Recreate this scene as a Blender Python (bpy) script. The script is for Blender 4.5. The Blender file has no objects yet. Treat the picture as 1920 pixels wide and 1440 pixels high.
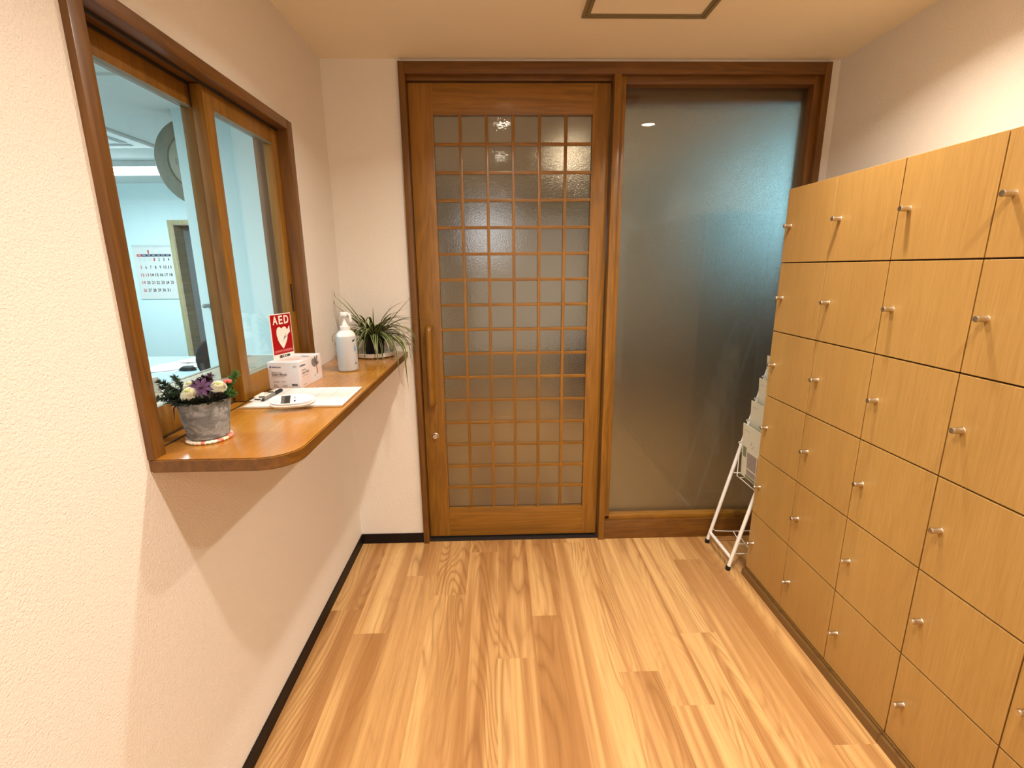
import bpy, bmesh, math, random
from mathutils import Vector, Matrix
random.seed(7)
SC = bpy.context.scene
COL = SC.collection

# ------------------------------------------------------------------ camera, world, exposure
CAM_H = 1.4862
cd = bpy.data.cameras.new('camera'); cam = bpy.data.objects.new('camera', cd); COL.objects.link(cam)
cd.sensor_fit = 'HORIZONTAL'; cd.sensor_width = 36.0; cd.lens = 908.56 * 36.0 / 1920.0
cd.clip_start = 0.02; cd.clip_end = 60
_R = Vector((0.99956272, -0.02835611, -0.00838461)); _U = Vector((0.01472542, 0.23144838, 0.97273573)); _F = Vector((0.0256424, 0.97243384, -0.23176473))
cam.matrix_world = Matrix(((_R.x, _U.x, -_F.x, 0), (_R.y, _U.y, -_F.y, 0), (_R.z, _U.z, -_F.z, CAM_H), (0, 0, 0, 1)))
SC.camera = cam
w = bpy.data.worlds.new('world'); SC.world = w; w.use_nodes = True
w.node_tree.nodes['Background'].inputs[0].default_value = (0.6, 0.75, 1.0, 1)
w.node_tree.nodes['Background'].inputs[1].default_value = 0.05
SC.view_settings.view_transform = 'Standard'; SC.view_settings.look = 'None'
SC.view_settings.gamma = 1; SC.view_settings.use_curve_mapping = False
SC.view_settings.exposure = 0.0

WARM = (1.0, 0.895, 0.76)
LAMP_W = 11.9
def area(name, loc, rot, energy, color, size, size_y=None, spread=math.pi, shape=None):
    d = bpy.data.lights.new(name, 'AREA'); d.energy = energy; d.color = color; d.size = size
    d.shape = shape or ('RECTANGLE' if size_y else 'DISK')
    if size_y: d.size_y = size_y
    d.spread = spread
    o = bpy.data.objects.new(name, d); COL.objects.link(o); o.location = loc; o.rotation_euler = rot
    return o
# added fill light behind the viewer, and daylight from windows of the room beyond
area('rear_fill_light', (0.45, -2.45, 1.25), (math.radians(90), 0, 0), 13, (1.0, 0.95, 0.88), 1.7, 2.0)
area('far_window_daylight', (2.62, 3.9, 1.95), (0, math.radians(90), 0), .25, (0.45, 0.80, 1.0), .55, 1.5)

# ------------------------------------------------------------------ dimensions
XL, XR, D, H = -0.7783, 1.5809, 2.4511, 2.40
LX = 1.2064                      # locker door faces
CZ, CT, CY, CX = 1.0811, 0.031, 1.0245, -0.4643   # counter top, thickness, near end, front edge
YB = -2.5

# ------------------------------------------------------------------ node helpers
def srgb(r, g, b):
    f = lambda c: (c / 255 / 12.92) if c / 255 <= 0.04045 else ((c / 255 + 0.055) / 1.055) ** 2.4
    return (f(r), f(g), f(b), 1)
class NT:
    def __init__(s, name):
        s.m = bpy.data.materials.new(name); s.m.use_nodes = True; s.t = s.m.node_tree
        s.b = s.t.nodes['Principled BSDF']; s.out = s.t.nodes['Material Output']
    def n(s, typ, ins=None, **kw):
        x = s.t.nodes.new(typ)
        for k, v in kw.items(): setattr(x, k, v)
        for k, v in (ins or {}).items(): s.set(x.inputs[k], v)
        return x
    def set(s, sock, v):
        if isinstance(v, bpy.types.NodeSocket): s.t.links.new(v, sock)
        else: sock.default_value = v
    def math(s, op, a, b=0.0, c=None, clamp=False):
        x = s.n('ShaderNodeMath', {0: a, 1: b}, operation=op, use_clamp=clamp)
        if c is not None: s.set(x.inputs[2], c)
        return x.outputs[0]
    def mix(s, f, a, b, blend='MIX'):
        x = s.n('ShaderNodeMix', data_type='RGBA', blend_type=blend)
        s.set(x.inputs[0], f); s.set(x.inputs[6], a); s.set(x.inputs[7], b); return x.outputs[2]
    def pos(s, scale=(1, 1, 1), loc=(0, 0, 0)):
        g = s.n('ShaderNodeNewGeometry')
        return s.n('ShaderNodeMapping', {0: g.outputs['Position'], 1: loc, 3: scale}).outputs[0]
    def noise(s, vec, scale=5.0, detail=4.0, rough=0.55, dist=0.0, out=0):
        return s.n('ShaderNodeTexNoise', {'Vector': vec, 'Scale': scale, 'Detail': detail, 'Roughness': rough, 'Distortion': dist}).outputs[out]
    def ramp(s, f, stops, interp='LINEAR'):
        x = s.n('ShaderNodeValToRGB', {0: f}); cr = x.color_ramp; cr.interpolation = interp
        while len(cr.elements) < len(stops): cr.elements.new(0.5)
        for e, (p, c) in zip(cr.elements, stops):
            e.position = p; e.color = c if len(c) == 4 else (*c, 1)
        return x.outputs[0]
    def maprange(s, v, a, b, c, d):
        return s.n('ShaderNodeMapRange', {0: v, 1: a, 2: b, 3: c, 4: d}).outputs[0]
    def bump(s, h, strength=0.3, dist=0.01):
        x = s.n('ShaderNodeBump', {'Strength': strength, 'Distance': dist, 'Height': h}); s.set(s.b.inputs['Normal'], x.outputs[0]); return x.outputs[0]
    def p(s, **kw):
        for k, v in kw.items(): s.set(s.b.inputs[k.replace('_', ' ')], v)
        return s.m

def plain(name, col, rough=0.5, metal=0.0, spec=0.5, var=0.06, scale=30, coat=0.0):
    t = NT(name); n = t.noise(t.pos(), scale, 3)
    c2 = tuple(min(1, c * (1 + var)) for c in col[:3]) + (1,); c1 = tuple(c * (1 - var) for c in col[:3]) + (1,)
    t.p(Base_Color=t.mix(n, c1, c2), Roughness=rough, Metallic=metal, Specular_IOR_Level=spec, Coat_Weight=coat, Coat_Roughness=0.1)
    return t.m

def wood(name, axis, dark, mid, light, rough=0.42, coat=0.2, ring=9.0, fine=90.0, contrast=1.0, fc=1.0):
    """stained wood, grain running along the given axis"""
    t = NT(name)
    def sc(a, l): return tuple(l if 'xyz'[i] == axis else a for i in range(3))
    n1 = t.noise(t.pos(sc(1, .10)), 9.0, 5, .55, .4)
    rings = t.math('SINE', t.math('MULTIPLY', n1, ring * 6.28))
    rings = t.maprange(rings, -1, 1, 0, 1)
    f = t.noise(t.pos(sc(1, .03)), fine, 3, .6)
    big = t.noise(t.pos(sc(1, .4)), 2.2, 2)
    v = t.math('ADD', t.math('MULTIPLY', rings, .16 * contrast), t.math('ADD', t.math('MULTIPLY', f, .50 * fc), t.math('MULTIPLY', big, .40)))
    if fc != 1.0: v = t.math('ADD', v, .25 * (1 - fc) + .08 * (1 - contrast))
    c = t.ramp(v, [(.22, dark), (.58, mid), (.9, light)])
    t.p(Base_Color=c, Roughness=t.maprange(f, .3, .7, rough - .06, rough + .08), Coat_Weight=coat, Coat_Roughness=0.18)
    t.bump(f, .06, .002)
    return t.m

def wall_mat(name, col, bump=.35):
    t = NT(name)
    n = t.noise(t.pos(), 190, 2, .5, .6); n2 = t.noise(t.pos(), 620, 1, .5)
    h = t.math('ADD', t.math('MULTIPLY', n, 1.0), t.math('MULTIPLY', n2, .35))
    t.p(Base_Color=t.mix(t.noise(t.pos(), 3, 2), tuple(c * .985 for c in col[:3]) + (1,), col), Roughness=.85, Specular_IOR_Level=.25)
    t.bump(h, bump, .0035)
    return t.m

def emit(name, col, s):
    t = NT(name); e = t.n('ShaderNodeEmission', {0: col, 1: s}); t.t.links.new(e.outputs[0], t.out.inputs[0]); return t.m

M = {}
M['wall'] = wall_mat('embossed_wallpaper', (.82, .77, .71, 1), .6)
M['ceiling'] = wall_mat('ceiling_paper', (.87, .78, .62, 1), .2)
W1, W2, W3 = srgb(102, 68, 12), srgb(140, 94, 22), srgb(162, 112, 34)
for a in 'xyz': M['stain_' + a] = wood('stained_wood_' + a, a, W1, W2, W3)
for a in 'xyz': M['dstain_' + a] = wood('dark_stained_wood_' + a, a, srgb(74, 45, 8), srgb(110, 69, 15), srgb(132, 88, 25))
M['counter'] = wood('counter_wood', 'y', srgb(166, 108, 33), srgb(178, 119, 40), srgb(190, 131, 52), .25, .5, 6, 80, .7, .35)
O1, O2, O3 = srgb(160, 120, 62), srgb(184, 143, 79), srgb(202, 163, 97)
M['oak'] = wood('locker_laminate', 'z', O1, O2, O3, .42, .15, 3.0, 260, .3)
M['plinth'] = wood('plinth_laminate', 'y', srgb(90, 62, 28), srgb(124, 90, 46), srgb(142, 106, 58), .4, .2, 3, 120, .4)
M['carcass'] = plain('carcass_edge', srgb(105, 58, 28), .6)
M['iwood'] = wood('inner_sill_wood', 'y', srgb(128, 112, 88), srgb(166, 150, 124), srgb(188, 172, 146), .45, .1, 5, 60, .6)
M['base_black'] = plain('black_vinyl', (.010, .006, .005, 1), .5, spec=.2)
M['nickel'] = plain('brushed_nickel', (.62, .57, .48, 1), .28, 1.0)
M['steel'] = plain('satin_steel', (.70, .68, .64, 1), .3, 1.0)
M['alu'] = plain('anodised_hatch_frame', srgb(138, 124, 92), .5, .15)
M['white'] = plain('white_plastic', (.74, .74, .73, 1), .35)
M['whitepaint'] = plain('white_powder_coat', (.84, .82, .78, 1), .3, coat=.3)
M['black'] = plain('black_plastic', (.010, .009, .010, 1), .5, spec=.3)
M['blackfab'] = plain('black_mesh_fabric', (.016, .016, .018, 1), .9)
M['grey'] = plain('grey_plastic', (.30, .32, .32, 1), .5)
M['seal'] = plain('dark_seal', (.02, .014, .012, 1), .6)
M['office_wall'] = plain('office_wall_paint', (.66, .80, .82, 1), .85, spec=.2, var=.01)
M['office_ceiling'] = plain('office_ceiling_board', (.72, .74, .72, 1), .9, spec=.2, var=.04, scale=160)
M['olive'] = wood('olive_door_trim', 'z', srgb(140, 128, 92), srgb(168, 156, 118), srgb(184, 172, 136), .5, .1)
M['hall'] = plain('hall_wall', (.16, .18, .19, 1), .8)
M['desk'] = plain('white_desk_laminate', (.44, .58, .62, 1), .35)
M['paper'] = plain('white_paper', (.68, .68, .66, 1), .8, var=.01)
M['ink'] = plain('black_ink', (.012, .012, .016, 1), .7)
M['navy'] = plain('navy_ink', (.02, .035, .10, 1), .7)
M['inkred'] = plain('red_ink', (.55, .05, .07, 1), .7)
M['inkpink'] = plain('pink_ink', (.72, .22, .22, 1), .7)
M['inkgrey'] = plain('grey_ink', (.42, .38, .36, 1), .7)
M['inkpale'] = plain('pale_ink', (.56, .60, .62, 1), .7)
M['aedred'] = plain('sign_red', srgb(158, 6, 12), .35)
M['signwhite'] = plain('sign_white', (.80, .76, .70, 1), .4)
M['clockdark'] = plain('disc_rim', srgb(128, 128, 112), .5)
M['clockmid'] = plain('disc_face', srgb(160, 160, 142), .5)
M['hatch'] = M['ceiling']

# floor boards: every board carries a random value in its vertex colours that shifts tone and grain
t = NT('beech_plank_floor')
at = t.n('ShaderNodeAttribute', attribute_name='board'); sep = t.n('ShaderNodeSeparateColor', {0: at.outputs['Color']})
g = t.n('ShaderNodeNewGeometry')
off = t.n('ShaderNodeCombineXYZ', {0: t.math('MULTIPLY', sep.outputs[0], 37.0), 1: t.math('MULTIPLY', sep.outputs[1], 53.0), 2: t.math('MULTIPLY', sep.outputs[2], 29.0)})
vec = t.n('ShaderNodeVectorMath', {0: g.outputs['Position'], 1: off.outputs[0]}, operation='ADD').outputs[0]
def mp(sc): return t.n('ShaderNodeMapping', {0: vec, 3: sc}).outputs[0]
n1 = t.noise(mp((4.4, .62, 1)), 1.0, 2.0, .40, .3)
wob = t.noise(mp((26, 2.2, 1)), 1.0, 2, .5)
ph = t.math('ADD', t.math('MULTIPLY', n1, 30.0), t.math('MULTIPLY', wob, .9))
k = t.math('FRACT', ph)
rings = t.math('POWER', t.math('SUBTRACT', 1.0, t.math('ABSOLUTE', t.math('SUBTRACT', t.math('MULTIPLY', k, 2.0), 1.0))), 2.4)
mask = t.maprange(t.noise(mp((7, .8, 1)), 1.0, 1, .5), .42, .60, .10, 1)
fine = t.noise(mp((210, 5.0, 1)), 1.0, 3, .6)
streak = t.noise(mp((9, .30, 1)), 1.0, 2, .5, .6)
streak2 = t.noise(mp((36, .6, 1)), 1.0, 2, .5)
hard = t.maprange(streak, .47, .52, 0, 1)
v = t.math('ADD', t.math('MULTIPLY', streak, .40), t.math('MULTIPLY', streak2, .34))
v = t.math('ADD', v, t.math('MULTIPLY', hard, .11))
v = t.math('ADD', v, t.math('MULTIPLY', sep.outputs[0], .13))
base = t.ramp(v, [(.34, srgb(170, 122, 70)), (.46, srgb(190, 144, 90)), (.56, srgb(208, 163, 105)), (.70, srgb(226, 186, 126))])
c = t.mix(t.math('MULTIPLY', t.math('MULTIPLY', rings, mask), .58), base, srgb(134, 88, 44))
c = t.mix(t.maprange(fine, .48, .74, 0, .36), c, srgb(140, 98, 56))
t.p(Base_Color=c, Roughness=t.maprange(fine, .3, .7, .34, .46), Coat_Weight=.12, Coat_Roughness=.25)
t.bump(fine, .05, .001)
M['floor'] = t.m

# clear window glass: a thin pane that reflects by Fresnel and lets everything else straight through
t = NT('clear_glass'); bf = t.n('ShaderNodeNewGeometry'); fr = t.n('ShaderNodeFresnel', {0: t.maprange(bf.outputs['Backfacing'], 0, 1, 1.4, 1 / 1.4)})
gl = t.n('ShaderNodeBsdfGlossy', {0: (1, 1, 1, 1), 'Roughness': 0.0}); tr = t.n('ShaderNodeBsdfTransparent', {0: (.97, .99, .985, 1)})
mx = t.n('ShaderNodeMixShader', {0: fr.outputs[0], 1: tr.outputs[0], 2: gl.outputs[0]}); t.t.links.new(mx.outputs[0], t.out.inputs[0])
M['glass'] = t.m
# frosted glass: room side smooth (sharp reflections), light behind is scattered
def frosted(name, rough, grough, bstr, tint, nsc, gb):
    t = NT(name); fr = t.n('ShaderNodeFresnel', {0: 1.5})
    nz = t.noise(t.pos(), nsc, 2, .5)
    bp = t.n('ShaderNodeBump', {'Strength': bstr, 'Distance': .002, 'Height': nz})
    gl = t.n('ShaderNodeBsdfGlossy', {0: (1, 1, 1, 1), 'Roughness': grough})
    if gb:
        b2 = t.n('ShaderNodeBump', {'Strength': .12, 'Distance': .002, 'Height': t.noise(t.pos(), 90, 1, .5)}); t.t.links.new(b2.outputs[0], gl.inputs['Normal'])
    rf = t.n('ShaderNodeBsdfRefraction', {0: tint, 'Roughness': rough, 'IOR': 1.45, 'Normal': bp.outputs[0]})
    rf.distribution = 'BECKMANN'
    df = t.n('ShaderNodeBsdfTranslucent', {0: tint})
    m1 = t.n('ShaderNodeMixShader', {0: .05, 1: rf.outputs[0], 2: df.outputs[0]})
    mx = t.n('ShaderNodeMixShader', {0: fr.outputs[0], 1: m1.outputs[0], 2: gl.outputs[0]}); t.t.links.new(mx.outputs[0], t.out.inputs[0])
    return t.m
M['frost'] = frosted('frosted_glass', .23, 0.0, .9, (.90, .88, .80, 1), 420, False)
M['frost_door'] = frosted('patterned_glass', .20, .02, .5, (.86, .82, .74, 1), 240, True)

# ------------------------------------------------------------------ mesh helper
class MB:
    """collects shapes given in world metres; org is the thing's base point"""
    def __init__(s, org=(0, 0, 0)):
        s.bm = bmesh.new(); s.o = Vector(org)
    def _new(s, f):
        n0 = len(s.bm.verts); f(); s.bm.verts.ensure_lookup_table(); return s.bm.verts[n0:]
    def box(s, x0, x1, y0, y1, z0, z1, bev=0.0, seg=2):
        b = bmesh.new(); bmesh.ops.create_cube(b, size=1)
        for v in b.verts: v.co = Vector(((x0 + x1) / 2 + v.co.x * (x1 - x0), (y0 + y1) / 2 + v.co.y * (y1 - y0), (z0 + z1) / 2 + v.co.z * (z1 - z0)))
        if bev > 0: bmesh.ops.bevel(b, geom=b.edges[:], offset=bev, segments=seg, affect='EDGES', profile=.6)
        s.merge(b); return s
    def merge(s, b, mat=None):
        me = bpy.data.meshes.new('tmp'); b.to_mesh(me); b.free()
        if mat is not None: me.transform(mat)
        s.bm.from_mesh(me); bpy.data.meshes.remove(me)
    def obox(s, Mx, x0, x1, y0, y1, z0, z1, bev=0.0):
        q = MB(); q.box(x0, x1, y0, y1, z0, z1, bev); s.merge(q.bm, Mx); return s
    def cyl(s, p0, p1, r0, r1=None, seg=20, caps=True):
        r1 = r0 if r1 is None else r1; p0 = Vector(p0); p1 = Vector(p1); d = p1 - p0
        b = bmesh.new(); bmesh.ops.create_cone(b, cap_ends=caps, segments=seg, radius1=r0, radius2=r1, depth=d.length)
        s.merge(b, Matrix.Translation((p0 + p1) / 2) @ d.to_track_quat('Z', 'Y').to_matrix().to_4x4()); return s
    def sphere(s, c, r, sc=(1, 1, 1), seg=16):
        b = bmesh.new(); bmesh.ops.create_uvsphere(b, u_segments=seg, v_segments=seg // 2 + 2, radius=r)
        s.merge(b, Matrix.Translation(c) @ Matrix.Diagonal((*sc, 1))); return s
    def tube(s, pts, r, seg=10, closed=False, smooth=0):
        pts = [Vector(p) for p in pts]
        for _ in range(smooth):
            q = [pts[0]]
            for a, b in zip(pts, pts[1:]): q += [a * .75 + b * .25, a * .25 + b * .75]
            pts = q + [pts[-1]]
        n = len(pts); rr = r if isinstance(r, (list, tuple)) else [r] * n
        up = Vector((0, 0, 1)); rings = []; prev = None
        for i, p in enumerate(pts):
            a = pts[(i - 1) % n] if (i > 0 or closed) else p; c = pts[(i + 1) % n] if (i < n - 1 or closed) else p
            tn = (c - a).normalized()
            if prev is None:
                x = tn.cross(up) if abs(tn.dot(up)) < .95 else tn.cross(Vector((1, 0, 0)))
            else: x = prev - tn * prev.dot(tn)
            x.normalize(); prev = x; y = tn.cross(x)
            rings.append([s.bm.verts.new(p + (x * math.cos(t2) + y * math.sin(t2)) * rr[i]) for t2 in [2 * math.pi * k2 / seg for k2 in range(seg)]])
        m = n if closed else n - 1
        for i in range(m):
            A, B = rings[i], rings[(i + 1) % n]
            for k2 in range(seg): s.bm.faces.new((A[k2], A[(k2 + 1) % seg], B[(k2 + 1) % seg], B[k2]))
        if not closed: s.bm.faces.new(rings[0][::-1]); s.bm.faces.new(rings[-1])
        return s
    def lathe(s, prof, c=(0, 0, 0), seg=32, mat=None, sx=1, sy=1):
        b = bmesh.new(); rings = []
        for r, z in prof:
            if r < 1e-6: rings.append([b.verts.new((0, 0, z))])
            else: rings.append([b.verts.new((r * sx * math.cos(2 * math.pi * i / seg), r * sy * math.sin(2 * math.pi * i / seg), z)) for i in range(seg)])
        for A, B in zip(rings, rings[1:]):
            for i in range(seg):
                j = (i + 1) % seg
                if len(A) == 1 and len(B) == 1: continue
                if len(A) == 1: b.faces.new((A[0], B[i], B[j]))
                elif len(B) == 1: b.faces.new((A[i], A[j], B[0]))
                else: b.faces.new((A[i], A[j], B[j], B[i]))
        s.merge(b, Matrix.Translation(c) @ (mat or Matrix())); return s
    def prism(s, pts, h, Mx=None, bev=0.0):
        b = bmesh.new(); f = b.faces.new([b.verts.new((x, y, 0)) for x, y in pts])
        r = bmesh.ops.extrude_face_region(b, geom=[f]); bmesh.ops.translate(b, vec=(0, 0, h), verts=[e for e in r['geom'] if isinstance(e, bmesh.types.BMVert)])
        bmesh.ops.recalc_face_normals(b, faces=b.faces[:])
        if bev > 0:
            es = [e for e in b.edges if abs(e.verts[0].co.z - e.verts[1].co.z) < 1e-6]
            bmesh.ops.bevel(b, geom=es, offset=bev, segments=2, affect='EDGES')
        s.merge(b, Mx); return s
    def poly(s, pts3):
        s.bm.faces.new([s.bm.verts.new(p) for p in pts3]); return s
    def text(s, txt, Mx, x, y, w=None, h=None, depth=.0003, bold=0.0, anchor='L'):
        me = text_mesh(txt, bold)
        xs = [v.co.x for v in me.vertices]; ys = [v.co.y for v in me.vertices]
        bw = max(xs) - min(xs); bh = max(ys) - min(ys)
        sy = h / bh if h else w / bw; sx = w / bw if w else sy
        x0 = x if anchor == 'L' else x - bw * sx / 2
        T = Matrix.Translation((x0 - min(xs) * sx, y - min(ys) * sy, depth / 2)) @ Matrix.Diagonal((sx, sy, depth / .02, 1))
        m2 = me.copy(); m2.transform(Mx @ T); s.bm.from_mesh(m2); bpy.data.meshes.remove(m2); return s
    def build(s, name, mat, parent=None, smooth=None, flip=False):
        bmesh.ops.recalc_face_normals(s.bm, faces=s.bm.faces[:])
        if s.o.length: bmesh.ops.translate(s.bm, vec=-s.o, verts=s.bm.verts[:])
        me = bpy.data.meshes.new(name); s.bm.to_mesh(me); s.bm.free()
        for m in (mat if isinstance(mat, (list, tuple)) else [mat]): me.materials.append(m)
        if smooth is not None:
            me.polygons.foreach_set('use_smooth', [True] * len(me.polygons)); me.set_sharp_from_angle(angle=math.radians(smooth))
        o = bpy.data.objects.new(name, me); COL.objects.link(o)
        if parent: o.parent = parent
        else: o.location = s.o
        return o
_tm = {}
def text_mesh(txt, bold=0.0):
    if (txt, bold) in _tm: return _tm[(txt, bold)]
    c = bpy.data.curves.new('t', 'FONT'); c.body = txt; c.size = 1; c.extrude = .01; c.offset = bold; c.resolution_u = 3
    o = bpy.data.objects.new('t', c); COL.objects.link(o); dg = bpy.context.evaluated_depsgraph_get()
    me = bpy.data.meshes.new_from_object(o.evaluated_get(dg)); bpy.data.objects.remove(o); bpy.data.curves.remove(c)
    _tm[(txt, bold)] = me; return me
def tag(o, label=None, cat=None, group=None, kind=None):
    if label: o['label'] = label
    if cat: o['category'] = cat
    if group: o['group'] = group
    if kind: o['kind'] = kind
    return o
def thing(name, loc, label, cat, group=None, kind=None, rz=0.0):
    o = bpy.data.objects.new(name, None); COL.objects.link(o); o.location = loc; o.rotation_euler = (0, 0, rz); o.empty_display_size = .05
    return tag(o, label, cat, group, kind)
def struct(o, label, cat): return tag(o, label, cat, kind='structure')
def frame_M(o, ex, ey):
    ex = Vector(ex).normalized(); ey = Vector(ey); ey = (ey - ex * ey.dot(ex)).normalized(); ez = ex.cross(ey)
    return Matrix(((ex.x, ey.x, ez.x, o[0]), (ex.y, ey.y, ez.y, o[1]), (ex.z, ey.z, ez.z, o[2]), (0, 0, 0, 1)))

# ------------------------------------------------------------------ floor
PW = 0.1518
bm = bmesh.new(); lay = bm.loops.layers.float_color.new('board')
ends = {-5: 1.902, -4: 1.753, -3: 2.140, -2: 1.988, -1: 2.336, 0: 1.598, 1: 1.833, 2: 2.41, 3: 1.517, 4: 1.366, 5: 1.706, 6: 2.225, 7: 1.206}
tone = {(0, 0): .95, (5, 0): .1}
for i in range(-6, 28):
    x0, x1 = .13 + (i - 1 + 1) * PW - PW, .13 + i * PW
    x0 = x1 - PW
    idx = i - 0
    e = ends.get(idx - 1 + 0 if False else idx, random.uniform(0, 1.3))
    y = e - 1.32 * 4
    while y < 5.9:
        r = (random.random(), random.random(), random.random(), 1)
        a, b_ = max(y, YB), min(y + 1.32, 5.85)
        if b_ > a:
            xa, xb = max(x0, XL - .01), x1
            if xb > xa:
                f = bm.faces.new([bm.verts.new((xa, a, 0)), bm.verts.new((xb, a, 0)), bm.verts.new((xb, b_, 0)), bm.verts.new((xa, b_, 0))])
                for l in f.loops: l[lay] = r
        y += 1.32
bmesh.ops.translate(bm, vec=(0, 0, 0), verts=bm.verts)
me = bpy.data.meshes.new('floor'); bm.to_mesh(me); bm.free(); me.materials.append(M['floor'])
fo = bpy.data.objects.new('floor', me); COL.objects.link(fo); struct(fo, 'light beech plank flooring of the entrance', 'floor')
o = MB().box(-5, XL - .01, -.6, 6.6, -.05, -.001).build('floor', M['grey']); struct(o, 'grey floor of the office behind the reception window', 'floor')

# ------------------------------------------------------------------ walls and ceilings
WT = .115                                    # wall thickness
OY0, OY1, OZ0, OZ1 = 1.04, 1.99, 1.045, 2.005     # reception window opening
m = MB()
for a in ((YB, OY0, 0, H), (OY1, 5.85, 0, H), (OY0, OY1, 0, OZ0), (OY0, OY1, OZ1, H)): m.box(XL - WT, XL, *a)
struct(m.build('wall_left', M['wall']), 'cream embossed wallpaper wall with the reception window', 'wall')
m = MB().box(XL, -.425, D, D + .12, 0, H).box(1.527, XR + .1, D, D + .12, 0, H).box(-.425, 1.527, D, D + .12, 2.38, H)
struct(m.build('wall_back', M['wall']), 'cream wall around the sliding door and frosted glass', 'wall')
struct(MB().box(XR, XR + .1, YB, D, 0, H).build('wall_right', M['wall']), 'cream wall above and behind the shoe lockers', 'wall')
struct(MB().box(XL - WT, XR + .1, YB - .1, YB, 0, H).build('wall_front', M['wall']), 'cream wall behind the viewer', 'wall')
struct(MB().box(XL - WT, 4.3, YB - .1, 5.85, H, H + .08).build('ceiling', M['ceiling']), 'cream papered ceiling of the entrance', 'ceiling')
# baseboards
struct(MB().box(XL, XL + .007, YB, D, 0, .0574, .0015).build('baseboard_left', M['base_black']), 'black vinyl baseboard along the left wall', 'baseboard')
struct(MB().box(XL + .007, -.433, D - .007, D, 0, .0574, .0015).build('baseboard_back', M['base_black']), 'black vinyl baseboard left of the sliding door', 'baseboard')

# waiting room beyond the frosted glass
m = MB().box(XL - WT, 2.8, 5.75, 5.85, 0, H).box(2.7, 2.8, D, 5.75, 0, H).box(XR + .1, 2.8, D, D + .12, 0, H)
M['far_wall'] = wall_mat('waiting_room_wallpaper', (.46, .39, .29, 1), .2)
struct(m.build('wall_far', M['far_wall']), 'wall of the waiting room seen blurred through the frosted glass', 'wall')
M['day'] = emit('daylit_window', (.30, .70, 1.0, 1), 4.8)
m = MB().box(2.66, 2.699, 3.6, 4.95, 1.74, 2.24)
struct(m.build('window_3', M['day']), 'bright cyan daylight window beyond the frosted glass', 'window')
M['day2'] = emit('daylit_small_window', (.75, .82, 1.0, 1), 1.1)
struct(MB().box(-.30, .08, 5.70, 5.745, 1.62, 2.12).build('window_4', M['day2']), 'small pale window beyond the lattice door', 'window')
M['dark'] = plain('dark_upholstery', (.05, .035, .025, 1), .7)
s_ = thing('bench', (1.6, 4.9, 0), 'dark low bench seen as a blurred band through the frosted glass', 'bench')
MB((1.6, 4.9, 0)).box(.7, 2.5, 4.6, 5.2, .30, .42, .03).build('seat', M['dark'], s_)
MB((1.6, 4.9, 0)).box(.7, 2.5, 5.12, 5.22, .42, .80, .03).build('backrest', M['dark'], s_)
for x in (.78, 2.38):
    for y in (4.66, 5.1): MB((1.6, 4.9, 0)).box(x, x + .05, y, y + .05, 0, .30).build('leg', M['dark'], s_)
M['darkcab'] = plain('dark_cabinet', (.045, .045, .042, 1), .6)
s_ = thing('cabinet', (2.3, 3.6, 0), 'tall dark cabinet blurred behind the right edge of the frosted glass', 'cabinet')
MB((2.3, 3.6, 0)).box(1.95, 2.65, 3.3, 3.8, 0, 1.22, .01).build('body', M['darkcab'], s_)
MB((2.3, 3.6, 0)).box(1.955, 2.297, 3.28, 3.3, .05, 1.18, .004).build('door', M['darkcab'], s_)
MB((2.3, 3.6, 0)).box(2.303, 2.645, 3.28, 3.3, .05, 1.18, .004).build('door', M['darkcab'], s_)

# ------------------------------------------------------------------ downlights
M['lamp'] = emit('downlight_glow', (1, .86, .66, 1), 60.0)
def downlight(x, y, label, group, watt=LAMP_W, r=.042):
    o = thing('ceiling_downlight', (x, y, H), label, 'light', group)
    b = MB((x, y, H)); b.lathe([(r + .018, 0), (r + .018, -.004), (r + .004, -.006), (r, -.003), (r, .0)], (x, y, H), 32); b.build('trim_ring', M['white'], o, 40)
    b = MB((x, y, H)); b.lathe([(0, -.0012), (r, -.0012)], (x, y, H), 28); b.build('lens', M['lamp'], o)
    d = bpy.data.lights.new('downlight_beam', 'AREA'); d.energy = watt; d.color = WARM; d.shape = 'DISK'; d.size = r * 1.6; d.spread = math.radians(140)
    q = bpy.data.objects.new('downlight_beam', d); COL.objects.link(q); q.location = (x, y, H - .008)
LG = 'ceiling downlights of the entrance'
for x, sx_ in ((.04, 'counter'), (1.0, 'locker')):
    for y, sy_ in ((1.54, 'nearest the sliding door'), (.60, 'in the middle of the entrance')):
        downlight(x, y, 'small round warm ceiling downlight on the %s side, %s' % (sx_, sy_), LG)
    downlight(x, -1.2, 'added unseen fill downlight on the %s side, behind the viewer' % sx_, LG, LAMP_W * 1.1)  # extra lamps out of view, added to brighten ceiling and upper walls
for x, y, sx_ in ((.60, 4.35, 'seen as a bright glow in the lattice door'),):
    downlight(x, y, 'round warm downlight of the waiting room, ' + sx_, None, 14, .085)

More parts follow.
